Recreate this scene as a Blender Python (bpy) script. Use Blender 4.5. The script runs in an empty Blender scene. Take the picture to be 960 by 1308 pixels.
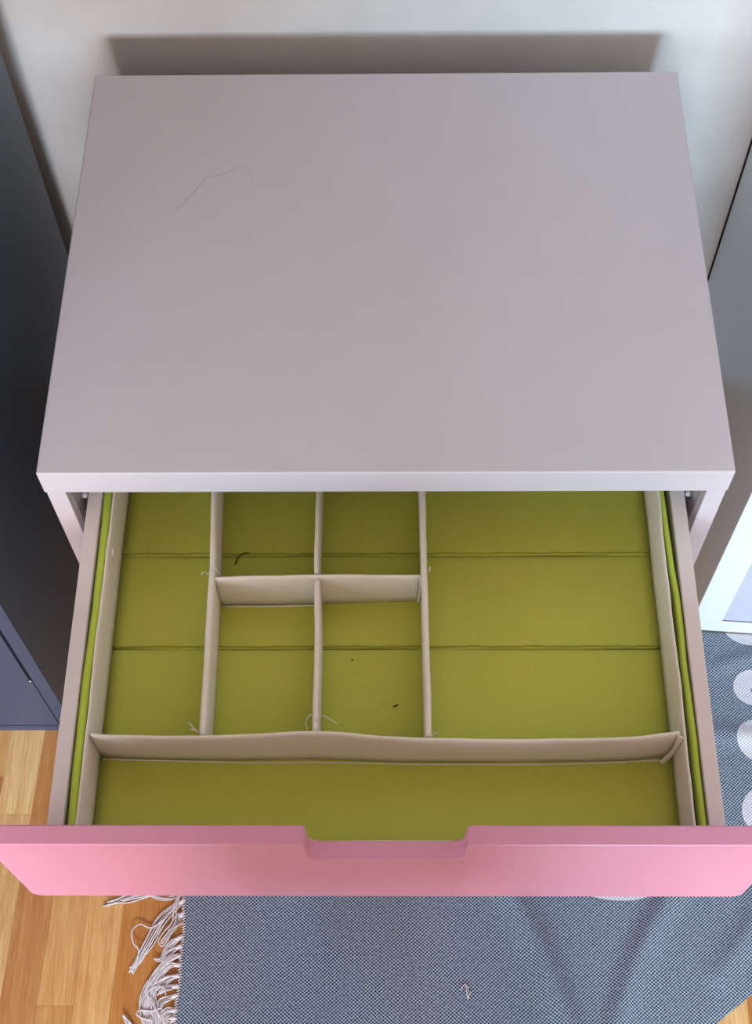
import bpy, bmesh, math, random
from mathutils import Vector, Matrix
random.seed(7)
S = bpy.context.scene
COL = S.collection

# ------------------------------------------------------------------ camera
yaw, pitch, roll, FPX = -0.029, 1.0626, -0.0277, 1711.4
fw = Vector((math.sin(yaw)*math.cos(pitch), math.cos(yaw)*math.cos(pitch), -math.sin(pitch)))
r0 = Vector((math.cos(yaw), -math.sin(yaw), 0)); u0 = r0.cross(fw)
rr = r0*math.cos(roll)+u0*math.sin(roll); uu = -r0*math.sin(roll)+u0*math.cos(roll)
cam = bpy.data.cameras.new('camera'); camo = bpy.data.objects.new('camera', cam); COL.objects.link(camo)
M3 = Matrix((rr, uu, -fw)).transposed()
camo.matrix_world = Matrix.Translation((0.0086, -0.5892, 1.6292)) @ M3.to_4x4()
cam.sensor_fit = 'VERTICAL'; cam.sensor_height = 36.0; cam.lens = FPX/1308*36.0
cam.clip_start = 0.02
S.camera = camo

# ------------------------------------------------------------------ world, lights, exposure
S.view_settings.view_transform = 'Standard'; S.view_settings.look = 'None'
S.view_settings.gamma = 1.0; S.view_settings.use_curve_mapping = False
S.view_settings.exposure = -0.14
w = bpy.data.worlds.new('world'); S.world = w; w.use_nodes = True
w.node_tree.nodes['Background'].inputs[0].default_value = (0.62, 0.75, 1.0, 1)
w.node_tree.nodes['Background'].inputs[1].default_value = 1.0

def area(name, loc, target, sx, sy, power, color):
    l = bpy.data.lights.new(name, 'AREA'); l.shape = 'RECTANGLE'; l.size = sx; l.size_y = sy
    l.energy = power; l.color = color
    o = bpy.data.objects.new(name, l); COL.objects.link(o); o.location = loc
    o.rotation_euler = (Vector(target)-Vector(loc)).to_track_quat('-Z', 'Y').to_euler()
    return o
WIN = (0.12, -3.25, 1.52, 1.24, 0.42)          # centre x, y, z, width, height of the window behind the camera
# window light split in two, the right half tinted bluer to cool that side
area('window_light', (WIN[0]-0.32, WIN[1], WIN[2]), (0.0, 0, 1.0), 0.60, WIN[4], 80, (0.82, 0.90, 1.0))
area('window_light', (WIN[0]+0.32, WIN[1], WIN[2]), (0.15, 0, 1.0), 0.60, WIN[4], 100, (0.52, 0.80, 1.0))
area('added_side_window_light', (-1.5, -2.0, 1.25), (0.2, 0.0, 0.6), 0.8, 0.7, 20, (0.66, 0.84, 1.0))  # unseen window light, added to brighten the right cabinet and the fronts
pl = bpy.data.lights.new('warm_fill_light', 'POINT'); pl.energy = 1.8; pl.color = (1.0, 0.62, 0.40); pl.shadow_soft_size = 0.18  # added warm fill for the ambient light; no lamp hangs here
plo = bpy.data.objects.new('warm_fill_light', pl); COL.objects.link(plo); plo.location = (0.1, -1.7, 2.2)

# ------------------------------------------------------------------ helpers
def lin(c):
    c = c/255.0
    return c/12.92 if c <= 0.04045 else ((c+0.055)/1.055)**2.4
def rgb(r, g, b): return (lin(r), lin(g), lin(b), 1.0)

class NT:
    def __init__(s, name):
        s.m = bpy.data.materials.new(name); s.m.use_nodes = True
        s.t = s.m.node_tree; s.b = s.t.nodes['Principled BSDF']; s.i = 0
    def n(s, typ, **kw):
        nd = s.t.nodes.new(typ)
        for k, v in kw.items():
            if k.startswith('_'): setattr(nd, k[1:], v)
            else: nd.inputs[k.replace('__', ' ')].default_value = v
        return nd
    def l(s, a, b): s.t.links.new(a, b)
    def coord(s, scale=(1, 1, 1), rot=(0, 0, 0), kind='Object'):
        tc = s.n('ShaderNodeTexCoord'); mp = s.n('ShaderNodeMapping')
        mp.inputs['Scale'].default_value = scale; mp.inputs['Rotation'].default_value = rot
        s.l(tc.outputs[kind], mp.inputs['Vector']); return mp.outputs['Vector']
    def noise(s, vec, scale, detail=3, rough=0.5):
        nd = s.n('ShaderNodeTexNoise', Scale=scale, Detail=detail, Roughness=rough); s.l(vec, nd.inputs['Vector']); return nd.outputs['Fac']
    def math(s, op, a, b=None, c=None, clamp=False):
        nd = s.n('ShaderNodeMath'); nd.operation = op; nd.use_clamp = clamp
        for i, v in enumerate((a, b, c)):
            if v is None: continue
            if isinstance(v, (int, float)): nd.inputs[i].default_value = v
            else: s.l(v, nd.inputs[i])
        return nd.outputs[0]
    def ramp(s, fac, stops):
        nd = s.n('ShaderNodeValToRGB'); s.l(fac, nd.inputs['Fac'])
        el = nd.color_ramp.elements
        while len(el) < len(stops): el.new(0.5)
        for e, (p, c) in zip(el, stops): e.position = p; e.color = c
        return nd.outputs['Color']
    def mix(s, fac, a, b, mode='MIX'):
        nd = s.n('ShaderNodeMix'); nd.data_type = 'RGBA'; nd.blend_type = mode
        for sock, v in ((nd.inputs[0], fac), (nd.inputs[6], a), (nd.inputs[7], b)):
            if isinstance(v, (int, float, tuple)): sock.default_value = v
            else: s.l(v, sock)
        return nd.outputs[2]
    def bump(s, h, strength, dist):
        nd = s.n('ShaderNodeBump', Strength=strength, Distance=dist); s.l(h, nd.inputs['Height']); s.l(nd.outputs[0], s.b.inputs['Normal'])
    def fin(s, color=None, rough=0.5, spec=0.5):
        if color is not None:
            if isinstance(color, tuple): s.b.inputs['Base Color'].default_value = color
            else: s.l(color, s.b.inputs['Base Color'])
        s.b.inputs['Roughness'].default_value = rough
        s.b.inputs['Specular IOR Level'].default_value = spec
        return s.m

def painted(name, c, rough=0.4, spec=0.4, var=0.03, bump=0.02):
    k = NT(name); v = k.coord()
    f = k.noise(v, 14, 4); d = tuple(x*(1-var*2) for x in c[:3])+(1,)
    k.bump(k.noise(v, 420, 2), bump, 0.001)
    return k.fin(k.mix(f, c, d), rough, spec)
M = {}
M['white_foil'] = painted('white_foil', rgb(206, 195, 202), 0.42, 0.35)
M['white_lacquer'] = painted('white_lacquer', rgb(230, 234, 238), 0.4, 0.4)
M['drawer_side'] = painted('drawer_side', rgb(230, 216, 216), 0.5, 0.3)
M['grey_side'] = painted('grey_side', rgb(242, 246, 248), 0.3, 0.5)
M['grey_door'] = painted('grey_door', rgb(196, 198, 212), 0.4, 0.4)
M['pink'] = painted('pink_lacquer', rgb(216, 144, 170), 0.38, 0.45)
M['navy_side'] = painted('navy_side', rgb(76, 88, 100), 0.4, 0.35)
M['navy_front'] = painted('navy_front', rgb(64, 72, 94), 0.45, 0.35)
M['dark_gap'] = painted('dark_gap', rgb(30, 30, 34), 0.8, 0.1)  # near-black, stands in for the shade inside narrow gaps
M['inside'] = painted('cabinet_inside', rgb(165, 158, 156), 0.5, 0.3)
k = NT('metal'); M['metal'] = k.fin(rgb(190, 190, 188), 0.35); k.b.inputs['Metallic'].default_value = 0.9
M['plastic_white'] = painted('plastic_white', rgb(225, 225, 222), 0.4)

k = NT('wall_plaster'); v = k.coord()
f1 = k.noise(v, 7, 5, 0.6); f2 = k.noise(v, 60, 4, 0.6)
k.bump(k.math('ADD', f1, k.math('MULTIPLY', f2, 0.35)), 0.25, 0.004)
M['wall'] = k.fin(k.ramp(f1, [(0.3, rgb(220, 210, 206)), (0.7, rgb(234, 226, 222))]), 0.85, 0.2)
M['room'] = painted('room_plaster', rgb(210, 192, 174), 0.9, 0.1)

def fabric(name, ca, cb, rough=0.9, nscale=900, bump=0.35, spots=True):
    k = NT(name); v = k.coord()
    f = k.noise(v, nscale, 2); g = k.noise(v, 16, 3)
    c = k.mix(g, ca, cb)
    c = k.mix(k.math('MULTIPLY', f, 0.35), c, tuple(x*0.6 for x in cb[:3])+(1,))
    if spots:
        vo = k.n('ShaderNodeTexVoronoi', Scale=30.0); k.l(v, vo.inputs['Vector'])
        m = k.math('LESS_THAN', vo.outputs['Distance'], 0.035)
        c = k.mix(k.math('MULTIPLY', m, 0.35), c, rgb(60, 60, 20))
    k.bump(f, bump, 0.0006)
    m = k.fin(c, rough, 0.15)
    k.b.inputs['Sheen Weight'].default_value = 0.15
    return m
M['green'] = fabric('green_nonwoven', rgb(206, 208, 96), rgb(196, 200, 88))
M['green_rim'] = fabric('green_nonwoven_rim', rgb(204, 222, 90), rgb(190, 210, 78), spots=False)
M['divider'] = fabric('beige_nonwoven', rgb(252, 243, 230), rgb(246, 237, 222), spots=False)
M['seam'] = fabric('green_seam', rgb(172, 174, 66), rgb(160, 162, 60), spots=False)
M['thread'] = fabric('cotton_thread', rgb(236, 224, 226), rgb(220, 208, 210), spots=False)
M['lint_dark'] = painted('dark_fibre', rgb(60, 60, 36), 0.8)

# oak stave: colour from the object, grain from object space
k = NT('oak_stave'); oi = k.n('ShaderNodeObjectInfo')
tc = k.n('ShaderNodeTexCoord'); mp = k.n('ShaderNodeMapping'); mp.inputs['Scale'].default_value = (1, 0.045, 1)
cx = k.n('ShaderNodeCombineXYZ'); k.l(k.math('MULTIPLY', oi.outputs['Random'], 37.0), cx.inputs[0]); k.l(k.math('MULTIPLY', oi.outputs['Random'], 11.0), cx.inputs[1])
va = k.n('ShaderNodeVectorMath'); va.operation = 'ADD'; k.l(tc.outputs['Object'], va.inputs[0]); k.l(cx.outputs[0], va.inputs[1]); k.l(va.outputs[0], mp.inputs['Vector'])
g1 = k.noise(mp.outputs[0], 420, 6, 0.7); g2 = k.noise(mp.outputs[0], 90, 3, 0.6); g3 = k.noise(va.outputs[0], 18, 3)
dk = k.mix(1.0, oi.outputs['Color'], rgb(206, 170, 140), 'MULTIPLY')
lt = k.mix(0.25, oi.outputs['Color'], rgb(240, 205, 160))
g = k.math('ADD', k.math('MULTIPLY', g1, 0.6), k.math('MULTIPLY', g2, 0.4))
c = k.mix(k.math('SMOOTH_MIN', k.math('MULTIPLY_ADD', k.math('SUBTRACT', g, 0.40), 3.2, 0.0, clamp=True), 1.0, 0.0), dk, oi.outputs['Color'])
c = k.mix(k.math('MULTIPLY', g3, 0.35), c, lt)
k.bump(g1, 0.12, 0.0006)
M['oak'] = k.fin(c, 0.38, 0.4)
M['subfloor'] = painted('floor_joint', rgb(150, 104, 62), 0.9, 0.1)

# woven rug: checker of warp and weft, printed white rings and ovals
k = NT('rug_weave'); tc = k.n('ShaderNodeTexCoord')
sx = k.n('ShaderNodeSeparateXYZ')
wn = k.n('ShaderNodeTexNoise', Scale=9.0, Detail=2.0); k.l(tc.outputs['UV'], wn.inputs['Vector'])
wsub = k.n('ShaderNodeVectorMath'); wsub.operation = 'SUBTRACT'; k.l(wn.outputs['Color'], wsub.inputs[0]); wsub.inputs[1].default_value = (0.5, 0.5, 0.5)
wsc = k.n('ShaderNodeVectorMath'); wsc.operation = 'SCALE'; k.l(wsub.outputs[0], wsc.inputs[0]); wsc.inputs['Scale'].default_value = 0.006
wad = k.n('ShaderNodeVectorMath'); wad.operation = 'ADD'; k.l(tc.outputs['UV'], wad.inputs[0]); k.l(wsc.outputs[0], wad.inputs[1])
k.l(wad.outputs[0], sx.inputs[0])
X_, Y_ = sx.outputs[0], sx.outputs[1]
P = 0.0046
sa = k.math('SINE', k.math('MULTIPLY', X_, 2*math.pi/P)); sb = k.math('SINE', k.math('MULTIPLY', Y_, 2*math.pi/(P*0.86)))
pr = k.math('MULTIPLY', sa, sb)
fib = k.noise(tc.outputs['UV'], 700, 2)
chk = k.math('MULTIPLY_ADD', pr, 0.95, 0.5, clamp=True)
ir = k.noise(tc.outputs['UV'], 260, 2)
chk2 = k.math('ADD', chk, k.math('MULTIPLY', k.math('SUBTRACT', ir, 0.5), 0.7), clamp=True)
blue = k.mix(chk2, rgb(44, 54, 74), rgb(170, 182, 198))
whit = k.mix(chk2, rgb(190, 192, 204), rgb(232, 228, 232))
def ell(cx_, cy_, a, b_, rot=0.0):
    ca, sn = math.cos(rot), math.sin(rot)
    dx = k.math('SUBTRACT', X_, cx_); dy = k.math('SUBTRACT', Y_, cy_)
    p = k.math('ADD', k.math('MULTIPLY', dx, ca), k.math('MULTIPLY', dy, sn)); q = k.math('SUBTRACT', k.math('MULTIPLY', dy, ca), k.math('MULTIPLY', dx, sn))
    return k.math('ADD', k.math('POWER', k.math('ABSOLUTE', k.math('DIVIDE', p, a)), 2.0), k.math('POWER', k.math('ABSOLUTE', k.math('DIVIDE', q, b_)), 2.0))
RUGMARKS = [(0.486, 0.142, 0.046, 0.030, 0, 0), (0.4715, 0.054, 0.0275, 0.0245, 0, 0.0125), (0.472, -0.0195, 0.0345, 0.0285, -0.5, 0),
            (0.466, -0.108, 0.0325, 0.031, 0, 0), (0.277, -0.196, 0.050, 0.0195, 0, 0), (0.56, 0.03, 0.034, 0.028, 0.3, 0),
            (0.57, -0.07, 0.03, 0.028, 0, 0.013), (0.545, -0.16, 0.034, 0.03, 0, 0), (0.36, -0.10, 0.03, 0.026, 0, 0.012), (0.15, -0.12, 0.045, 0.02, 0, 0)]
mask = None
for (a1, a2, a3, a4, a5, hole) in RUGMARKS:
    e = ell(a1, a2, a3, a4, a5)
    m = k.math('LESS_THAN', e, 1.0)
    if hole:
        m = k.math('MULTIPLY', m, k.math('GREATER_THAN', ell(a1+0.006, a2-0.001, hole, hole*0.55, 0.35), 1.0))
    mask = m if mask is None else k.math('MAXIMUM', mask, m)
c = k.mix(mask, blue, whit)
k.bump(k.math('ADD', chk, k.math('MULTIPLY', fib, 0.3)), 0.6, 0.0012)
M['rug'] = k.fin(c, 0.95, 0.1)
M['rug_edge'] = fabric('rug_selvage', rgb(150, 160, 180), rgb(200, 200, 210), spots=False)

M['sweater'] = fabric('rose_sweater', rgb(214, 104, 92), rgb(200, 94, 84), spots=False)
M['skin'] = painted('skin', rgb(214, 168, 145), 0.5)
M['hair_fine'] = painted('fine_hair', rgb(120, 100, 96), 0.6)
M['hair'] = painted('brown_hair', rgb(84, 58, 42), 0.6)
M['phone'] = painted('phone_black', rgb(24, 24, 28), 0.25)
M['jeans'] = fabric('blue_jeans', rgb(70, 80, 110), rgb(60, 70, 98), spots=False)

def link(name, me, mat, parent=None):
    o = bpy.data.objects.new(name, me); COL.objects.link(o)
    if mat is not None:
        me.materials.clear(); me.materials.append(M[mat])
    if parent is not None: o.parent = parent
    return o
def thing(name, label, cat, loc=(0, 0, 0), rz=0.0, group=None):
    o = bpy.data.objects.new(name, None); COL.objects.link(o); o.empty_display_size = 0.05
    o.location = loc; o.rotation_euler = (0, 0, rz); o['label'] = label; o['category'] = cat
    if group: o['group'] = group
    return o
def tag(o, label, cat, group=None):
    o['label'] = label; o['category'] = cat
    if group: o['group'] = group
    return o
def struct(o): o['kind'] = 'structure'; return o

def bevel_bm(bm, w, seg=2):
    if w: bmesh.ops.bevel(bm, geom=bm.edges[:], offset=w, segments=seg, affect='EDGES', profile=0.5)
def box_bm(bm, x0, x1, y0, y1, z0, z1):
    vs = [bm.verts.new((x, y, z)) for z in (z0, z1) for x, y in ((x0, y0), (x1, y0), (x1, y1), (x0, y1))]
    for f in ((3, 2, 1, 0), (4, 5, 6, 7), (0, 1, 5, 4), (1, 2, 6, 5), (2, 3, 7, 6), (3, 0, 4, 7)):
        bm.faces.new([vs[i] for i in f])
def finish(bm, name, mat, parent=None, smooth=False):
    bmesh.ops.recalc_face_normals(bm, faces=bm.faces[:])
    me = bpy.data.meshes.new(name); bm.to_mesh(me); bm.free()
    if smooth:
        for p in me.polygons: p.use_smooth = True
    return link(name, me, mat, parent)
def box(name, x0, x1, y0, y1, z0, z1, mat, parent=None, bev=0.001, seg=2, smooth=False):
    bm = bmesh.new(); box_bm(bm, x0, x1, y0, y1, z0, z1); bevel_bm(bm, bev, seg)
    return finish(bm, name, mat, parent, smooth)
def tube_bm(bm, pts, r, n=6, taper=None):
    pts = [Vector(p) for p in pts]; rings = []
    for i, p in enumerate(pts):
        t = (pts[min(i+1, len(pts)-1)]-pts[max(i-1, 0)]).normalized()
        a = Vector((0, 0, 1)) if abs(t.z) < 0.9 else Vector((1, 0, 0))
        s = t.cross(a).normalized(); q = s.cross(t)
        rad = r*(taper[i] if taper else 1.0)
        rings.append([bm.verts.new(p+s*(rad*math.cos(2*math.pi*j/n))+q*(rad*math.sin(2*math.pi*j/n))) for j in range(n)])
    for a, b in zip(rings, rings[1:]):
        for j in range(n): bm.faces.new((a[j], a[(j+1) % n], b[(j+1) % n], b[j]))
    bm.faces.new(rings[0][::-1]); bm.faces.new(rings[-1])
def smooth_path(pts, sub=4):
    out = []; P_ = [Vector(p) for p in pts]
    for i in range(len(P_)-1):
        a = P_[max(i-1, 0)]; b = P_[i]; c = P_[i+1]; d = P_[min(i+2, len(P_)-1)]
        for s_ in range(sub):
            t = s_/sub
            out.append(0.5*((2*b)+(-a+c)*t+(2*a-5*b+4*c-d)*t*t+(-a+3*b-3*c+d)*t**3))
    out.append(P_[-1]); return out

# ------------------------------------------------------------------ the room
floor = struct(finish((lambda bm: (box_bm(bm, -1.6, 1.9, -3.4, 0.560, -0.05, -0.0042), bm)[1])(bmesh.new()), 'floor', 'subfloor'))
struct(box('wall_back', -1.6, 1.9, 0.560, 0.65, -0.05, 2.5, 'wall', bev=0))
bm = bmesh.new()
for a in ((-3.4, -2.45, -0.05, 2.5), (-1.55, 0.65, -0.05, 2.5), (-2.45, -1.55, -0.05, 0.85), (-2.45, -1.55, 1.65, 2.5)):
    box_bm(bm, -1.68, -1.6, a[0], a[1], a[2], a[3])
struct(finish(bm, 'wall_left', 'room'))
bm = bmesh.new()
for a in ((-2.45, -1.55, 0.85, 0.89), (-2.45, -1.55, 1.61, 1.65), (-2.45, -2.41, 0.89, 1.61), (-1.59, -1.55, 0.89, 1.61)):
    box_bm(bm, -1.66, -1.59, a[0], a[1], a[2], a[3])
struct(finish(bm, 'added_side_window', 'white_lacquer'))  # unseen window frame, added to go with the side light
struct(box('wall_right', 1.9, 1.98, -3.4, 0.65, -0.05, 2.5, 'room', bev=0))
struct(box('ceiling', -1.68, 1.98, -3.5, 0.65, 2.5, 2.58, 'room', bev=0))
bm = bmesh.new()
wx0, wx1, wz0, wz1 = WIN[0]-0.68, WIN[0]+0.68, WIN[2]-0.27, WIN[2]+0.27
for a in ((-1.6, wx0, -0.05, 2.5), (wx1, 1.9, -0.05, 2.5), (wx0, wx1, -0.05, wz0), (wx0, wx1, wz1, 2.5)):
    box_bm(bm, a[0], a[1], -3.5, -3.4, a[2], a[3])
struct(finish(bm, 'wall_front', 'room'))
bm = bmesh.new()
for a in ((wx0, wx1, wz0, wz0+0.05), (wx0, wx1, wz1-0.05, wz1), (wx0, wx0+0.05, wz0+0.05, wz1-0.05), (wx1-0.05, wx1, wz0+0.05, wz1-0.05)):
    box_bm(bm, a[0], a[1], -3.48, -3.38, a[2], a[3])
box_bm(bm, WIN[0]-0.02, WIN[0]+0.02, -3.48, -3.38, wz0+0.05, wz1-0.05)
struct(finish(bm, 'window_1', 'white_lacquer'))
struct(box('baseboard_back', -1.6, 1.9, 0.548, 0.560, 0, 0.06, 'white_lacquer', bev=0.002))

# floor staves: strips 43 mm wide running away from the camera, 2 degrees off
SLOPE = 0.0354; WST = 0.0432
def strip_x(kk, y): return -0.4468+WST*kk+(y+0.2127)*SLOPE
OAK = {'light': (240, 204, 146), 'tan': (228, 180, 118), 'mid': (218, 166, 102), 'dark': (202, 144, 86), 'orange': (206, 142, 70), 'pale': (246, 212, 156)}
SPEC = {  # strip: joints from back to front with the stave colours between
    -3: [(0.560, 'tan'), (0.02, 'light'), (-0.20, 'tan'), (-0.55, 'dark')],
    -2: [(0.560, 'light'), (0.05, 'tan'), (-0.0621, 'dark'), (-0.19, 'tan'), (-0.42, 'light')],
    -1: [(0.560, 'tan'), (0.12, 'pale'), (-0.1102, 'light'), (-0.48, 'dark')],
    0: [(0.560, 'tan'), (0.06, 'dark'), (-0.62, 'light')],
    1: [(0.560, 'mid'), (0.0, 'tan'), (-0.3361, 'mid'), (-0.7, 'mid')],
    2: [(0.560, 'mid'), (-0.05, 'tan'), (-0.5, 'dark')],
    3: [(0.560, 'tan'), (-0.1, 'orange'), (-0.66, 'mid')],
    4: [(0.560, 'light'), (-0.15, 'orange'), (-0.45, 'mid')],
}
def stave(kk, ya, yb, cname=None):
    g = 0.00012; bm = bmesh.new(); ym = (ya+yb)/2; x_m = strip_x(kk, ym)+WST/2
    vs = []
    for z in (-0.0042, 0.0):
        for yy, e in ((yb+g, 0), (ya-g, 0)):
            for xo in (g, WST-g):
                vs.append(bm.verts.new((strip_x(kk, yy)+xo-x_m, yy-ym, z)))
    for f in ((4, 5, 7, 6), (0, 1, 5, 4), (1, 3, 7, 5), (3, 2, 6, 7), (2, 0, 4, 6)): bm.faces.new([vs[i] for i in f])
    dz = random.uniform(-0.0002, 0.0)
    me = bpy.data.meshes.new('stave'); bm.normal_update(); bm.to_mesh(me); bm.free()
    o = link('stave', me, 'oak', floor); o.location = (x_m, ym, dz)
    base = OAK[cname or random.choice(list(OAK))]; j = random.uniform(-8, 8)
    o.color = rgb(*[max(0, min(255, v_+j)) for v_ in base])
kk = -12; far = []
while strip_x(kk, 0) < 1.45:
    if kk in SPEC:
        s_ = SPEC[kk]
        for i, (ya, cn) in enumerate(s_):
            yb = s_[i+1][0] if i+1 < len(s_) else -1.0
            stave(kk, ya, yb, cn)
    else:
        near = kk < 8 or kk > 14
        if kk <= 26:
            y = 0.560 if kk < 6 else 0.560-random.uniform(0, 0.0)
            while y > -1.0:
                yb = max(-1.0, y-random.uniform(0.25, 0.55)); stave(kk, y, yb); y = yb
    kk += 1
# the rest of the floor, joined
bm = bmesh.new()
for kk in range(-27, 56):
    y = -1.0
    while y > -3.4:
        yb = max(-3.4, y-random.uniform(0.3, 0.6)); xa = strip_x(kk, y); xb = strip_x(kk, yb)
        if xa > -1.58 and xa+WST < 1.88: box_bm(bm, xb+0.0004, xb+WST-0.0004, yb+0.0004, y-0.0004, -0.0042, -0.0001)
        y = yb
for kk in list(range(-27, -12))+list(range(27, 56)):
    y = 0.560
    while y > -1.0:
        yb = max(-1.0, y-random.uniform(0.3, 0.6)); xa = strip_x(kk, (y+yb)/2)
        if xa > -1.58 and xa+WST < 1.88: box_bm(bm, xa+0.0004, xa+WST-0.0004, yb+0.0004, y-0.0004, -0.0042, -0.0001)
        y = yb
o = finish(bm, 'distant_staves', 'oak', floor); o.color = rgb(*OAK['tan']); o['kind'] = 'stuff'

# ------------------------------------------------------------------ chest of drawers
chest = thing('chest_of_drawers', 'low white chest with its pink-fronted top drawer pulled open', 'chest of drawers')
D = 0.4807
box('top_panel', -0.301, 0.3005, 0.0, D, 0.607, 0.64, 'white_foil', chest, 0.0015, 3)
for sgn, side in ((-1, 'l'), (1, 'r')):
    xo, xi = 0.2992*sgn, 0.2822*sgn
    sp = box('side_panel', min(xo, xi), max(xo, xi), 0.0005, D-0.004, 0.0, 0.6068, 'white_foil', chest, 0.0008)
    xa, xb = xi, xi-0.006*sgn
    rl = box('drawer_rail', min(xa, xb), max(xa, xb), 0.02, 0.43, 0.520, 0.532, 'metal', chest, 0.0008)
    xa, xb = xi, xi-0.0016*sgn
    box('rail_bracket', min(xa, xb), max(xa, xb), 0.0095, 0.0115, 0.47, 0.606, 'metal', chest, 0)
    bm = bmesh.new(); tube_bm(bm, [(xi, 0.03, 0.552), (xi-0.004*sgn, 0.03, 0.552), (xi-0.0055*sgn, 0.03, 0.552)], 0.0035, 10, [1, 1, 0.6])
    finish(bm, 'shelf_pin', 'plastic_white', chest, True)
box('back_panel', -0.282, 0.282, D-0.012, D-0.008, 0.03, 0.606, 'inside', chest, 0)
box('bottom_panel', -0.282, 0.282, 0.002, D-0.012, 0.012, 0.03, 'white_foil', chest, 0.0005)
for z0, z1 in ((0.0, 0.1575), (0.16, 0.3175), (0.32, 0.4770)):
    box('closed_drawer_front', -0.289, 0.289, -0.0165, -0.001, z0+0.002, z1, 'pink', chest, 0.0015)

# the open drawer: a part of the chest with its own pieces
FY, BY = -0.3217, -0.3062
drawer = box('drawer', -0.2615, 0.2615, BY+0.0005, 0.135, 0.494, 0.500, 'drawer_side', chest, 0.0005)
drawer['label'] = 'open top drawer'
for sgn in (-1, 1):
    a, b = 0.2609*sgn, 0.2738*sgn
    box('drawer_side_panel', min(a, b), max(a, b), BY+0.0002, 0.14, 0.488, 0.562, 'drawer_side', drawer, 0.0008)
box('drawer_back_panel', -0.2605, 0.2605, 0.1275, 0.1395, 0.500, 0.558, 'drawer_side', drawer, 0.0008)
# pink front with a cut-out grip: outline in x,z extruded in y
def front_outline():
    pts = []
    def arc(cx_, cz_, r, a0, a1, n=5):
        for i in range(n+1):
            a = math.radians(a0+(a1-a0)*i/n); pts.append((cx_+r*math.cos(a), cz_+r*math.sin(a)))
    xl, xr, zb, zt = -0.2990, 0.2990, 0.4795, 0.64
    arc(xl+0.010, zb+0.010, 0.010, 180, 270, 8); arc(xr-0.010, zb+0.010, 0.010, 270, 360, 8)
    arc(xr-0.003, zt-0.003, 0.003, 0, 90)
    zn = 0.5960; nl, nr = -0.0592, 0.0620; rt, rb = 0.005, 0.013
    arc(nr+rt, zt-rt, rt, 90, 180); arc(nr-0.001-rb, zn+rb, rb, 360, 270, 9)
    arc(nl+0.001+rb, zn+rb, rb, 270, 180, 9); arc(nl-rt, zt-rt, rt, 0, 90)
    arc(xl+0.003, zt-0.003, 0.003, 90, 180)
    return pts
bm = bmesh.new(); ol = front_outline()
fv = [bm.verts.new((x, FY, z)) for x, z in ol]; f = bm.faces.new(fv)
ex = bmesh.ops.extrude_face_region(bm, geom=[f]); nv = [g_ for g_ in ex['geom'] if isinstance(g_, bmesh.types.BMVert)]
for q in nv: q.co.y = BY
bmesh.ops.recalc_face_normals(bm, faces=bm.faces[:])
rim = [e for e in bm.edges if abs(e.verts[0].co.y-e.verts[1].co.y) < 1e-6]
bmesh.ops.bevel(bm, geom=rim, offset=0.0013, segments=3, affect='EDGES', profile=0.5)
dfr = finish(bm, 'drawer_front', 'pink', drawer); dfr['label'] = 'pink drawer front with a cut-out grip in its top edge'

# ------------------------------------------------------------------ drawer organiser
org = thing('drawer_organiser', 'lime green fabric organiser with beige dividers lying in the open drawer', 'organiser', (0, -0.08, 0.5003))
ZF = 0.508
OFF = Vector((0, -0.08, 0.5003))
def shift(bm):
    for q in bm.verts: q.co -= OFF
def noise1(x, seed): return (math.sin(x*31+seed*1.7)+0.6*math.sin(x*67+seed*2.9)+0.35*math.sin(x*143+seed*0.7))/1.95
def pillow(name, x0, x1, y0, y1, z0, z1, mat, nx=14, ny=6, edge=0.0022, seed=1):
    bm = bmesh.new(); g_ = [[None]*(ny+1) for _ in range(nx+1)]
    for i in range(nx+1):
        for j in range(ny+1):
            s_ = i/nx; t = j/ny
            # cluster rows near the y edges so the seams read as crisp folds
            tt = 0.5-0.5*math.cos(math.pi*t)
            y = y0+(y1-y0)*tt; x = x0+(x1-x0)*s_
            dy = min(tt, 1-tt)*(y1-y0)
            z = z1-edge*math.exp(-dy/0.0016)+0.0003*noise1(x+y*1.3, seed)
            yy = y+(0.0007*noise1(x*0.8, seed+3) if j in (0, ny) else 0)
            g_[i][j] = bm.verts.new((x, yy, z))
    for i in range(nx):
        for j in range(ny): bm.faces.new((g_[i][j], g_[i+1][j], g_[i+1][j+1], g_[i][j+1]))
    ed = [e for e in bm.edges if e.is_boundary]
    ex = bmesh.ops.extrude_edge_only(bm, edges=ed)
    for q in [v_ for v_ in ex['geom'] if isinstance(v_, bmesh.types.BMVert)]: q.co.z = z0
    shift(bm); return finish(bm, name, mat, org, True)
ysm = [-0.2905, -0.2015, -0.1067, -0.0118, 0.0835, 0.118]
for i in range(5):
    pillow('base_panel', -0.2485, 0.2485, ysm[i]+0.0004, ysm[i+1]-0.0004, 0.5012, ZF, 'green', 40, 14, 0.0016, i)
for y_ in ysm[1:5]:   # stitched welts between the base panels
    bm = bmesh.new(); n = 60
    tube_bm(bm, [(-0.2478+0.4956*i/n, y_+0.0022+0.0006*noise1(i*0.03, y_*90), ZF-0.0003+0.0003*noise1(i*0.11, y_*50)) for i in range(n+1)], 0.0008, 6)
    shift(bm); finish(bm, 'seam', 'seam', org, True)

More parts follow.
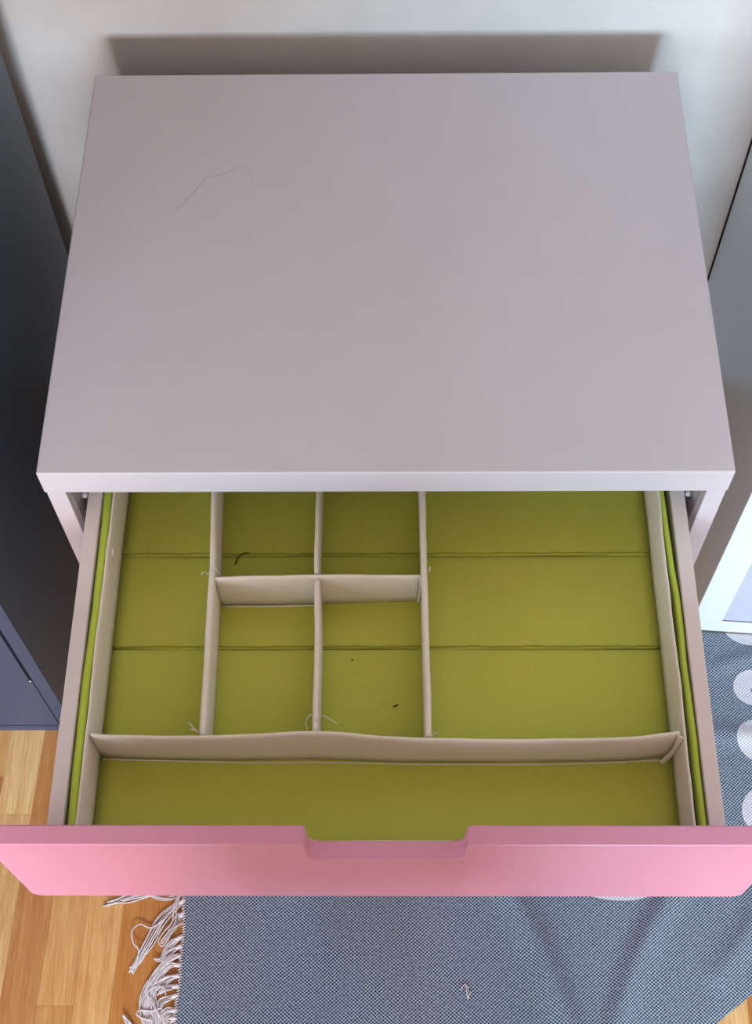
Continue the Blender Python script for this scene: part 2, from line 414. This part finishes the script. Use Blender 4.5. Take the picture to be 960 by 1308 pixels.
def wall_strip(name, pts, z0, ztop, th, mat, lean=0.0, seed=0, sub=6, wav=0.0006, parent=org):
    """upright fabric wall along pts (x,y); ztop: number or list; rounded top; lean shifts the top sideways"""
    path = smooth_path([(p[0], p[1], 0) for p in pts], sub); n = len(path); bm = bmesh.new(); rings = []
    if not isinstance(ztop, (list, tuple)): ztop = [ztop]*len(pts)
    zt = [v_.z for v_ in smooth_path([(i, 0, z) for i, z in enumerate(ztop)], sub)]
    for i, p in enumerate(path):
        t = (path[min(i+1, n-1)]-path[max(i-1, 0)]).normalized(); nn = Vector((-t.y, t.x, 0))
        ring = []; H_ = zt[i]-z0
        prof = [(-0.5, 0), (-0.5, 0.25), (-0.5, 0.5), (-0.5, 0.75), (-0.5, 0.93), (-0.33, 0.985), (0, 1.0), (0.33, 0.985), (0.5, 0.93), (0.5, 0.75), (0.5, 0.5), (0.5, 0.25), (0.5, 0)]
        for a, b in prof:
            off = lean*b*b+wav*b*noise1((p.x+p.y)*1.0+b*0.02, seed)
            q = p+nn*(a*th+off); ring.append(bm.verts.new((q.x, q.y, z0+H_*b)))
        rings.append(ring)
    for a, b in zip(rings, rings[1:]):
        for j in range(len(a)): bm.faces.new((a[j], a[(j+1) % len(a)], b[(j+1) % len(a)], b[j]))
    bm.faces.new(rings[0]); bm.faces.new(rings[-1][::-1])
    shift(bm); return finish(bm, name, mat, parent, True)

ZT = 0.560
# outer walls: green outside and rim, beige lining inside
def ys(n, a=-0.291, b=0.118): return [a+(b-a)*i/n for i in range(n+1)]
yy = ys(8)
lw = wall_strip('outer_wall', [(-0.2562+(0.0016 if y_ < -0.24 else 0)+0.0004*noise1(y_, 2), y_) for y_ in yy], 0.5012, [ZT-0.0005+0.0006*noise1(y_*2, 5) for y_ in yy], 0.0078, 'green_rim', seed=1)
rimx = []
for y_ in yy:
    t = min(1, max(0, (-0.02-y_)/0.05)); rimx.append(0.2538+0.0036*t)
rw = wall_strip('outer_wall', [(x, y_) for x, y_ in zip(rimx, yy)], 0.5012, [ZT-0.0005+0.0006*noise1(y_*2, 8) for y_ in yy], 0.0052, 'green_rim', seed=2)
wall_strip('outer_flap', [(0.2592, -0.288), (0.2590, -0.1), (0.2585, 0.03), (0.2588, 0.118)], 0.5012, 0.545, 0.0022, 'green', seed=4)
wall_strip('outer_wall', [(-0.252, -0.2985), (0, -0.2978), (0.252, -0.2985)], 0.5012, [0.543, 0.544, 0.548], 0.0072, 'green_rim', seed=3)
wall_strip('outer_wall', [(-0.252, 0.1228), (0, 0.1228), (0.252, 0.1228)], 0.5012, [0.556, 0.553, 0.556], 0.0072, 'green_rim', seed=6)
wall_strip('lining', [(-0.2497+0.0003*noise1(y_*2, 3), y_) for y_ in yy], 0.5085, [ZT+0.0002]*9, 0.0028, 'divider', lean=0.0012, seed=11, wav=0.0008)
wall_strip('lining', [(0.2494+0.0003*noise1(y_*2, 4), y_) for y_ in yy], 0.5085, [ZT+0.0002]*9, 0.0028, 'divider', lean=-0.0006, seed=12, wav=0.0008)
wall_strip('lining', [(-0.2475, -0.2925), (0, -0.2922), (0.2475, -0.2925)], 0.5085, 0.5425, 0.0024, 'divider', seed=13)
wall_strip('lining', [(-0.2475, 0.1175), (0, 0.1175), (0.2475, 0.1175)], 0.5085, 0.5545, 0.0024, 'divider', seed=14)
# dividers
wall_strip('front_divider', [(-0.2478, -0.2058), (-0.225, -0.2082), (-0.131, -0.2100), (-0.0594, -0.2092), (0.0053, -0.2112), (0.075, -0.2118), (0.141, -0.2112), (0.205, -0.2098), (0.2445, -0.2065)],
           0.5075, [0.5585, 0.561, 0.5645, 0.5725, 0.5660, 0.5605, 0.5590, 0.5615, 0.5650], 0.0038, 'divider', seed=21)
wall_strip('divider', [(-0.1590, 0.114), (-0.1590, 0.06), (-0.1572, 0.0), (-0.1548, -0.06), (-0.1540, -0.13), (-0.1535, -0.2068)], 0.5075, [0.560, 0.560, 0.5605, 0.561, 0.5605, 0.562], 0.0056, 'divider', seed=22)
wall_strip('divider', [(-0.0620, 0.114), (-0.0622, 0.06), (-0.0622, 0.0), (-0.0612, -0.0565)], 0.5075, [0.560, 0.560, 0.5595, 0.562], 0.0042, 'divider', seed=23)
wall_strip('divider', [(-0.0608, -0.0628), (-0.0592, -0.11), (-0.0590, -0.16), (-0.0588, -0.2065)], 0.5075, [0.562, 0.5600, 0.5610, 0.5690], 0.0048, 'divider', seed=24)
wall_strip('divider', [(0.0332, 0.114), (0.0336, 0.05), (0.0346, -0.03), (0.0352, -0.09), (0.0356, -0.15), (0.0362, -0.2085)], 0.5075, [0.560, 0.560, 0.5595, 0.5595, 0.560, 0.562], 0.0056, 'divider', seed=25)
wall_strip('cross_divider', [(-0.1518, -0.0612), (-0.11, -0.0612), (-0.062, -0.0600), (-0.02, -0.0588), (0.0318, -0.0575)], 0.5075, [0.5600, 0.5620, 0.5625, 0.5600, 0.5565], 0.0040, 'divider', seed=26, lean=0.0006)
# a folded hem along the foot of the dividers and the frayed tab at the right joint
def hem(pts, r, mat='divider'):
    bm = bmesh.new(); tube_bm(bm, smooth_path(pts, 8), r, 6); shift(bm); return finish(bm, 'hem', mat, org, True)
hem([(-0.246, -0.2110, ZF+0.0008), (-0.12, -0.2140, ZF+0.0006), (-0.055, -0.2138, ZF+0.0008), (0.04, -0.2155, ZF+0.0006), (0.16, -0.2150, ZF+0.0006), (0.243, -0.2115, ZF+0.0008)], 0.0007)
hem([(-0.148, -0.0645, ZF+0.0004), (-0.1, -0.0645, ZF+0.0006), (-0.066, -0.0635, ZF+0.0004)], 0.0009)
def tabm(pts, th=0.001):
    bm = bmesh.new(); a = [bm.verts.new(p) for p in pts]; bm.faces.new(a)
    ex = bmesh.ops.extrude_face_region(bm, geom=bm.faces[:])
    for q in [v_ for v_ in ex['geom'] if isinstance(v_, bmesh.types.BMVert)]: q.co.y -= th
    shift(bm); return finish(bm, 'frayed_tab', 'divider', org, False)
tabm([(0.2430, -0.2090, 0.565), (0.2478, -0.2100, 0.562), (0.2455, -0.2120, 0.540), (0.2440, -0.2130, 0.520), (0.2395, -0.2150, 0.511), (0.2360, -0.2140, 0.513), (0.2425, -0.2120, 0.535)])
tabm([(0.0300, -0.0605, 0.560), (0.0325, -0.0600, 0.559), (0.0312, -0.0625, 0.530), (0.0305, -0.0630, 0.515), (0.0290, -0.0625, 0.517), (0.0305, -0.0615, 0.540)])
# frayed threads on the dividers
def fray(pts, r=0.00035, name='frayed_thread'):
    bm = bmesh.new(); tube_bm(bm, smooth_path(pts, 5), r, 5); shift(bm); return finish(bm, name, 'thread', org, True)
fray([(-0.2475, -0.0335, 0.553), (-0.2468, -0.0315, 0.5555), (-0.2474, -0.0298, 0.557)], 0.0011)
fray([(-0.1545, -0.0560, 0.562), (-0.1520, -0.0520, 0.566), (-0.1500, -0.0560, 0.567), (-0.1475, -0.0590, 0.564)])
fray([(-0.1575, -0.0570, 0.560), (-0.1610, -0.0580, 0.566), (-0.1640, -0.0585, 0.562)])
fray([(0.0365, -0.0580, 0.560), (0.0385, -0.0560, 0.566), (0.0395, -0.0530, 0.566), (0.0400, -0.0555, 0.561)])
fray([(-0.0640, -0.2060, 0.570), (-0.0660, -0.2020, 0.573), (-0.0640, -0.1980, 0.576), (-0.0610, -0.1950, 0.576)])
fray([(-0.0570, -0.1980, 0.566), (-0.0530, -0.1945, 0.572), (-0.0450, -0.1975, 0.570), (-0.0400, -0.2000, 0.567)])
fray([(-0.1560, -0.2070, 0.566), (-0.1600, -0.2030, 0.567), (-0.1640, -0.1990, 0.567)], 0.0005)
fray([(-0.1560, -0.2070, 0.566), (-0.1590, -0.2050, 0.566), (-0.1625, -0.2040, 0.566)], 0.0005)
fray([(0.0385, -0.2095, 0.561), (0.0410, -0.2070, 0.564), (0.0440, -0.2080, 0.566)])
# debris lying on the organiser floor: things of their own
def lint(name, pts, r, mat, label, cat):
    c0 = Vector(pts[0]); bm = bmesh.new(); tube_bm(bm, [p-c0 for p in smooth_path(pts, 5)], r, 5)
    o = finish(bm, name, mat, None, True); o.location = c0; return tag(o, label, cat)
zz = ZF+0.0007
lint('dark_fibre', [(-0.1412, -0.0215, zz), (-0.1395, -0.0155, zz+0.0008), (-0.1361, -0.0115, zz+0.001), (-0.1325, -0.0098, zz+0.0004), (-0.1289, -0.0086, zz)], 0.0006, 'lint_dark', 'short dark curved fibre on green fabric in the rear compartment left of the middle divider', 'fibre')
lint('dark_crumb', [(0.0068, -0.1625, zz), (0.0088, -0.1619, zz+0.0002), (0.0108, -0.1610, zz)], 0.0006, 'lint_dark', 'tiny dark crumb on green fabric in the front compartment beside the large right one', 'crumb')
lint('dark_crumb', [(-0.0308, -0.1178, zz), (-0.0300, -0.1182, zz+0.0002), (-0.0293, -0.1178, zz)], 0.0005, 'lint_dark', 'dark speck near the seam right of the short middle divider', 'crumb')
zz = 0.6404
lint('fine_hair', [(-0.2097, 0.2933, zz), (-0.2024, 0.2962, zz), (-0.1885, 0.3151, zz), (-0.177, 0.3363, zz), (-0.1702, 0.3393, zz), (-0.158, 0.343, zz), (-0.1468, 0.3494, zz), (-0.1369, 0.3514, zz), (-0.1307, 0.336, zz)], 0.00007, "hair_fine", 'single fine curved hair lying on the white chest top', 'hair')

# ------------------------------------------------------------------ left cabinet
lc = thing('tall_cabinet', 'tall dark blue-grey cabinet left of the chest', 'cabinet', (-0.3994, 0, 0))
HT = 1.55
box('body', -0.6, 0.0, 0.0012, 0.5045, 0.0, HT, 'navy_side', lc, 0.0008)
box('front_stile', -0.0163, 0.0, -0.0010, 0.0010, 0.0, HT, 'navy_front', lc, 0.0003)
box('front_stile', -0.6, -0.584, -0.0010, 0.0010, 0.0, HT, 'navy_front', lc, 0.0003)
box('plinth', -0.5836, -0.0167, -0.0010, 0.0010, 0.0, 0.0162, 'navy_front', lc, 0.0003)
bm = bmesh.new()
ol = [(-0.5815, 0.0192), (-0.0178, 0.0192), (-0.0178, 0.168), (-0.0203, 0.172), (-0.0203, HT-0.02), (-0.5815, HT-0.02)]
f = bm.faces.new([bm.verts.new((x, -0.0008, z)) for x, z in ol])
ex = bmesh.ops.extrude_face_region(bm, geom=[f])
for q in [v_ for v_ in ex['geom'] if isinstance(v_, bmesh.types.BMVert)]: q.co.y = 0.0006
finish(bm, 'door', 'navy_front', lc)
box('door_gap', -0.5838, -0.0165, 0.00065, 0.00115, 0.0165, HT-0.012, 'dark_gap', lc, 0)
bm = bmesh.new(); tube_bm(bm, [(-0.0185, 0.0, 0.170), (-0.0185, -0.0030, 0.170)], 0.0014, 8); finish(bm, 'hinge_tip', 'metal', lc, True)

# ------------------------------------------------------------------ right cabinet, turned about four degrees
rc = thing('white_cabinet', 'white cabinet with a pale grey door right of the chest', 'cabinet', (0.3961, 0.14, 0), math.radians(-4.3))
HR = 1.25; RD = 0.4175
box('side_panel', 0.0, 0.016, 0.0012, RD-0.005, 0.0, HR, 'grey_side', rc, 0.0006)
box('side_panel', 0.584, 0.6, 0.0012, RD-0.005, 0.0, HR, 'grey_side', rc, 0.0006)
box('back_panel', -0.0006, 0.5994, RD-0.005, RD, 0.0, HR, 'dark_gap', rc, 0.0003)  # coloured dark so its edge draws the shaded gap at the wall
box('top_panel', 0.016, 0.584, 0.0012, RD-0.005, HR-0.018, HR, 'white_lacquer', rc, 0.0006)
box('front_frame', 0.0, 0.0375, -0.0012, 0.0008, 0.0317, HR, 'white_lacquer', rc, 0.0005)
box('front_frame', 0.5625, 0.6, -0.0012, 0.0008, 0.0317, HR, 'white_lacquer', rc, 0.0005)
box('plinth', -0.0004, 0.6004, -0.0016, 0.0008, 0.0, 0.0312, 'white_lacquer', rc, 0.0004)
box('door', 0.0380, 0.5620, 0.0006, 0.0166, 0.0325, HR-0.02, 'grey_door', rc, 0.0006)

# ------------------------------------------------------------------ rug
rug = thing('woven_rug', 'grey-blue woven cotton rug with white printed spots and a knotted fringe', 'rug', (0, 0, 0))
def yb(x):
    d = 0.73*(x-0.3751); base = -0.3536+d
    lo = -0.50
    return base if base > lo+0.03 else lo+0.03*math.exp((base-lo-0.03)/0.03)
def yt(x):
    t = min(1, max(0, (x-0.305)/0.05)); t = t*t*(3-2*t)
    front = 0.136-0.0752*(x-0.3961)
    return -0.03*(1-t)+front*t
def xl(y): return -0.2446+0.0012*math.sin(y*40)+0.0008*math.sin(y*95)
def ridge(x, y, pts, wd, h):
    best = 9; tb = 0
    for i in range(len(pts)-1):
        a = Vector(pts[i]); b = Vector(pts[i+1]); p = Vector((x, y)); t = max(0, min(1, (p-a).dot(b-a)/(b-a).length_squared))
        d = (p-(a+(b-a)*t)).length
        if d < best: best = d; tb = (i+t)/(len(pts)-1)
    return h*math.exp(-(best/wd)**2)*(0.35+0.65*math.sin(math.pi*min(1, max(0, 0.15+0.7*tb))))
def rug_z(x, y):
    z = 0.004
    z += ridge(x, y, [(0.10, -0.13), (0.152, -0.2157), (0.178, -0.2744), (0.205, -0.3548), (0.21, -0.42)], 0.016, 0.012)
    z += ridge(x, y, [(0.35, -0.19), (0.318, -0.2336), (0.292, -0.2785), (0.262, -0.3478), (0.24, -0.42)], 0.015, 0.013)
    z += ridge(x, y, [(0.46, -0.20), (0.43, -0.245), (0.385, -0.30)], 0.016, 0.008)
    z += ridge(x, y, [(0.40, -0.005), (0.46, -0.012), (0.54, -0.02)], 0.014, 0.006)
    z += ridge(x, y, [(0.43, 0.085), (0.48, 0.10), (0.54, 0.10)], 0.012, 0.006)
    z += ridge(x, y, [(-0.01, -0.16), (-0.03, -0.26), (-0.02, -0.4)], 0.05, 0.003)
    z += 0.0012*math.sin(x*23+1)*math.sin(y*19)+0.0012
    ed = min(1.0, max(0.0, (x+0.2446)/0.02)); ee = min(1.0, max(0.0, (y-yb(x))/0.015)); et = min(1.0, max(0, (yt(x)-y)/0.02))
    return 0.0035+(z-0.0035)*min(ed, ee, et)
NX, NY = 260, 190
def rug_mesh():
    bm = bmesh.new(); uvl = bm.loops.layers.uv.new('UVMap'); X1 = 0.72; grid = []; co = {}
    for i in range(NX+1):
        s_ = i/NX; col_ = []
        for j in range(NY+1):
            t = j/NY; x = -0.2446+(X1+0.2446)*s_; a, b = yb(x), yt(x)
            if a > b-0.02: a = b-0.02
            y = a+(b-a)*t; x = x+(xl(y)+0.2446)*(1-s_)
            col_.append(bm.verts.new((x, y, rug_z(x, y))))
        grid.append(col_)
    for i in range(NX):
        for j in range(NY):
            f = bm.faces.new((grid[i][j], grid[i+1][j], grid[i+1][j+1], grid[i][j+1]))
            for lp in f.loops: lp[uvl].uv = (lp.vert.co.x, lp.vert.co.y)
    ed = [e for e in bm.edges if e.is_boundary]
    ex = bmesh.ops.extrude_edge_only(bm, edges=ed)
    for q in [v_ for v_ in ex['geom'] if isinstance(v_, bmesh.types.BMVert)]: q.co.z = 0.0002
    return finish(bm, 'weave', 'rug', rug, True)
rug_mesh()
# selvage stitching along the fringed edge
bm = bmesh.new(); n = 150
for i in range(n):
    y_ = -0.49+0.455*i/n
    tube_bm(bm, [(xl(y_)-0.0015, y_-0.0006, 0.0028), (xl(y_)+0.0006, y_+0.0006, 0.0046), (xl(y_)+0.0030, y_+0.0014, 0.0044)], 0.0007, 5)
finish(bm, 'edge_stitching', 'thread', rug, True)['kind'] = 'stuff'

TAS = [  # measured runs of the tassels on the floor: (points, strands, spread, radius)
    ([(-0.2445, -0.186), (-0.2539, -0.1919), (-0.2794, -0.2041), (-0.3116, -0.2134), (-0.3254, -0.2172), (-0.3385, -0.2209)], 7, 0.0035, 0.00085),
    ([(-0.2445, -0.205), (-0.252, -0.2095), (-0.263, -0.2135), (-0.277, -0.2125), (-0.290, -0.208)], 3, 0.0015, 0.0008),
    ([(-0.2440, -0.2152), (-0.2530, -0.2215), (-0.2700, -0.2400), (-0.2830, -0.2640), (-0.2930, -0.2833), (-0.3005, -0.2966)], 8, 0.0050, 0.00085),
    ([(-0.2660, -0.2390), (-0.2715, -0.2428), (-0.2831, -0.2483), (-0.2950, -0.2440), (-0.3033, -0.2519), (-0.3011, -0.2655), (-0.2938, -0.2744), (-0.2955, -0.286)], 1, 0.0, 0.0009),
    ([(-0.2480, -0.2080), (-0.2538, -0.2190), (-0.2546, -0.2320), (-0.2556, -0.2428), (-0.264, -0.2546), (-0.2697, -0.2636), (-0.2667, -0.2682), (-0.2607, -0.2609), (-0.2551, -0.2491), (-0.2450, -0.2427)], 2, 0.0016, 0.0009),
    ([(-0.2440, -0.2300), (-0.2500, -0.2360), (-0.2560, -0.2480), (-0.2620, -0.2590)], 5, 0.0030, 0.0008),
    ([(-0.2440, -0.2572), (-0.2557, -0.2654), (-0.2624, -0.2743), (-0.2660, -0.2859)], 7, 0.0035, 0.0008),
    ([(-0.2440, -0.2680), (-0.2591, -0.2776), (-0.2679, -0.2839), (-0.2740, -0.2835)], 5, 0.0025, 0.0008),
    ([(-0.2440, -0.2790), (-0.2584, -0.2855), (-0.2694, -0.3000), (-0.2791, -0.3159), (-0.2837, -0.3358), (-0.2789, -0.3588), (-0.276, -0.375)], 9, 0.0045, 0.00085),
    ([(-0.2440, -0.2900), (-0.257, -0.2918), (-0.2666, -0.3018), (-0.2745, -0.3159), (-0.2774, -0.3358), (-0.2726, -0.3588), (-0.270, -0.375)], 8, 0.0045, 0.00085),
    ([(-0.2440, -0.3020), (-0.2568, -0.3058), (-0.2666, -0.3123), (-0.2740, -0.3185), (-0.2730, -0.3315), (-0.2672, -0.3486), (-0.2618, -0.3688)], 7, 0.0042, 0.00085),
    ([(-0.2575, -0.3248), (-0.2600, -0.3167), (-0.27, -0.315), (-0.2779, -0.3193), (-0.2783, -0.3245), (-0.272, -0.3349), (-0.2618, -0.3486)], 1, 0.0, 0.00095),
    ([(-0.2440, -0.3140), (-0.2530, -0.3150), (-0.2600, -0.3170), (-0.2660, -0.3220)], 6, 0.003, 0.0008),
    ([(-0.2440, -0.3236), (-0.2526, -0.3271), (-0.2623, -0.3314), (-0.2634, -0.34), (-0.2600, -0.3520)], 6, 0.0028, 0.00085),
    ([(-0.2608, -0.3383), (-0.2723, -0.3418), (-0.286, -0.3409), (-0.2900, -0.3452), (-0.2834, -0.3495), (-0.2704, -0.3529)], 1, 0.0, 0.0010),
    ([(-0.2440, -0.3408), (-0.2542, -0.3417), (-0.2600, -0.3486), (-0.2608, -0.3605), (-0.262, -0.372)], 7, 0.0035, 0.00085),
    ([(-0.2440, -0.3500), (-0.2491, -0.3495), (-0.2550, -0.3537), (-0.2552, -0.3642)], 6, 0.0035, 0.00085),
    ([(-0.3054, -0.3461), (-0.3003, -0.353), (-0.2913, -0.3623), (-0.274, -0.374), (-0.2445, -0.381)], 6, 0.0022, 0.00085),
]
for kq in range(10):   # tassels outside the frame's lower edge and under the drawer
    y_ = (-0.165+0.017*kq) if kq < 7 else (-0.40-0.028*(kq-7)); a = random.uniform(-0.6, 0.4); L = random.uniform(0.04, 0.06)
    TAS.append(([(-0.2440, y_), (-0.255, y_+0.1*a*0.03), (-0.2440-L*0.6, y_+a*L*0.4), (-0.2440-L, y_+a*L*0.8)], 6, 0.004, 0.00085))
for ti, (pts, ns, sp, r_) in enumerate(TAS):
    bm = bmesh.new(); rnd = random.Random(ti*13+5)
    for q in range(ns):
        ph = rnd.uniform(0, 6.28); k1 = (q-(ns-1)/2)/max(1, ns-1)*2; P3 = []
        n = len(pts)
        for i, p in enumerate(pts):
            t = i/(n-1); a = Vector(pts[max(0, i-1)]); b = Vector(pts[min(n-1, i+1)]); d = (b-a).normalized()
            fan = sp*(0.25+0.9*math.sin(math.pi*min(1, t*1.1))*0.9+0.25*t)
            o_ = k1*fan+rnd.uniform(-1, 1)*sp*0.28*(1 if 0 < t else 0.2)
            z_ = 0.0010+rnd.uniform(0, 0.0022)+(0.0015 if t < 0.2 else 0)+0.0008*math.sin(ph+i)+(0.003 if ns <= 2 else 0)
            ext = d*rnd.uniform(-0.004, 0.004) if i == n-1 else Vector((0, 0))
            P3.append((p[0]-d.y*o_+ext.x, p[1]+d.x*o_+ext.y, max(z_, r_+0.0002)))
        tube_bm(bm, smooth_path(P3, 5), r_*rnd.uniform(0.85, 1.1), 5)
    if ns > 2:       # the knot where the bundle leaves the cloth
        a = Vector(pts[0]); d = (Vector(pts[1])-a).normalized()
        kp = [(a.x+d.x*s_, a.y+d.y*s_, 0.0034) for s_ in (-0.001, 0.002, 0.005, 0.008)]
        if ti != 17: tube_bm(bm, kp, 0.0026, 8, [0.6, 1.0, 1.0, 0.55])
    finish(bm, 'tassel', 'thread', rug, True)
# white fluff caught in the weave
c0 = Vector((0.0885, -0.321, 0.0062)); bm = bmesh.new()
for pts in ([(-0.0055, 0.003, 0), (-0.002, 0.0075, 0.002), (0.001, 0.0085, 0.001)], [(0.001, 0.0085, 0.001), (0.0015, 0.001, 0.002), (0.003, -0.007, 0)],
            [(0.003, -0.007, 0), (0.0045, -0.002, 0.0015), (0.0075, 0.001, 0.0005)], [(0.001, 0.0085, 0.001), (0.0035, 0.004, 0.001), (0.003, 0.0, 0.001)]):
    tube_bm(bm, smooth_path(pts, 5), 0.00055, 5)
o = finish(bm, 'white_fluff', 'thread', None, True); o.location = c0; tag(o, 'small tuft of white fluff on the grey rug below the drawer front', 'fluff')

# ------------------------------------------------------------------ the photographer, standing in front of the window, out of frame
def skin_mesh(name, joints, edges, mat, parent, sub=2):
    me = bpy.data.meshes.new(name); me.from_pydata([j[0] for j in joints], edges, []); o = link(name, me, mat, parent)
    md = o.modifiers.new('skin', 'SKIN'); md.use_smooth_shade = True
    for v_, j in zip(me.skin_vertices[0].data, joints): v_.radius = (j[1], j[2] if len(j) > 2 else j[1])
    me.skin_vertices[0].data[0].use_root = True
    ss = o.modifiers.new('sub', 'SUBSURF'); ss.levels = sub; ss.render_levels = sub
    return o
ph = thing('person', 'person in a rose sweater and jeans holding a phone, standing before the chest', 'person', (0.0, -0.81, 0.0))
J = [((0, 0, 0.86), .19, .13), ((0, 0, 1.08), .17, .12), ((0, 0.0, 1.28), .185, .12), ((0, 0.0, 1.40), .12, .085), ((0, -0.03, 1.48), .05),
     ((-0.17, 0.0, 1.39), .06), ((-0.24, 0.03, 1.20), .05), ((-0.12, 0.10, 1.42), .034), ((0.17, 0.0, 1.39), .06), ((0.24, 0.03, 1.20), .05), ((0.12, 0.10, 1.42), .034)]
skin_mesh('sweater', J, [(0, 1), (1, 2), (2, 3), (3, 4), (3, 5), (5, 6), (6, 7), (3, 8), (8, 9), (9, 10)], 'sweater', ph)
J = [((0, 0, 0.90), .175, .12), ((-0.09, 0, 0.80), .095), ((-0.10, 0.01, 0.48), .06), ((-0.10, -0.01, 0.09), .045), ((0.09, 0, 0.80), .095), ((0.10, 0.01, 0.48), .06), ((0.10, -0.01, 0.09), .045)]
skin_mesh('jeans', J, [(0, 1), (1, 2), (2, 3), (0, 4), (4, 5), (5, 6)], 'jeans', ph)
for sx_ in (-0.10, 0.10):
    skin_mesh('sock', [((sx_, -0.02, 0.06), .04, .04), ((sx_, 0.03, 0.042), .042, .036), ((sx_, 0.12, 0.032), .042, .026)], [(0, 1), (1, 2)], 'hair', ph)
J = [((0, -0.03, 1.47), .05), ((0, -0.04, 1.56), .062, .07), ((0, -0.03, 1.64), .074, .088), ((0, -0.04, 1.70), .06, .07), ((0, 0.065, 1.60), .010), ((-.078, -0.04, 1.61), .012), ((.078, -0.04, 1.61), .012)]
skin_mesh('head', J, [(0, 1), (1, 2), (2, 3), (2, 4), (2, 5), (2, 6)], 'skin', ph)
skin_mesh('hair', [((0, -0.09, 1.50), .07), ((0, -0.11, 1.60), .082, .07), ((0, -0.08, 1.70), .085, .09), ((0, -0.03, 1.745), .06, .05)], [(0, 1), (1, 2), (2, 3)], 'hair', ph)
for sg in (-1, 1):
    J = [((0.12*sg, 0.10, 1.42), .026), ((0.095*sg, 0.13, 1.47), .03, .016), ((0.088*sg, 0.145, 1.52), .034, .013)]; E_ = [(0, 1), (1, 2)]
    for fi in range(4):
        b = len(J); zf = 1.50+0.018*fi; L = (0.8, 1.0, 0.95, 0.85)[fi]
        J += [((0.080*sg, 0.155, zf), .009), ((0.066*sg, 0.175, zf+0.004), .0085), (((0.066-0.022*L)*sg, 0.176, zf+0.006), .008), (((0.066-0.040*L)*sg, 0.173, zf+0.007), .0075)]
        E_ += [(2, b), (b, b+1), (b+1, b+2), (b+2, b+3)]
    b = len(J); J += [((0.082*sg, 0.130, 1.535), .010), ((0.066*sg, 0.133, 1.555), .0095), ((0.048*sg, 0.136, 1.565), .008)]
    E_ += [(1, b), (b, b+1), (b+1, b+2)]
    skin_mesh('hand', J, E_, 'skin', ph, 1)
bm = bmesh.new(); box_bm(bm, -0.075, 0.075, 0.147, 0.156, 1.50, 1.575); bevel_bm(bm, 0.003, 2); finish(bm, 'phone', 'phone', ph)
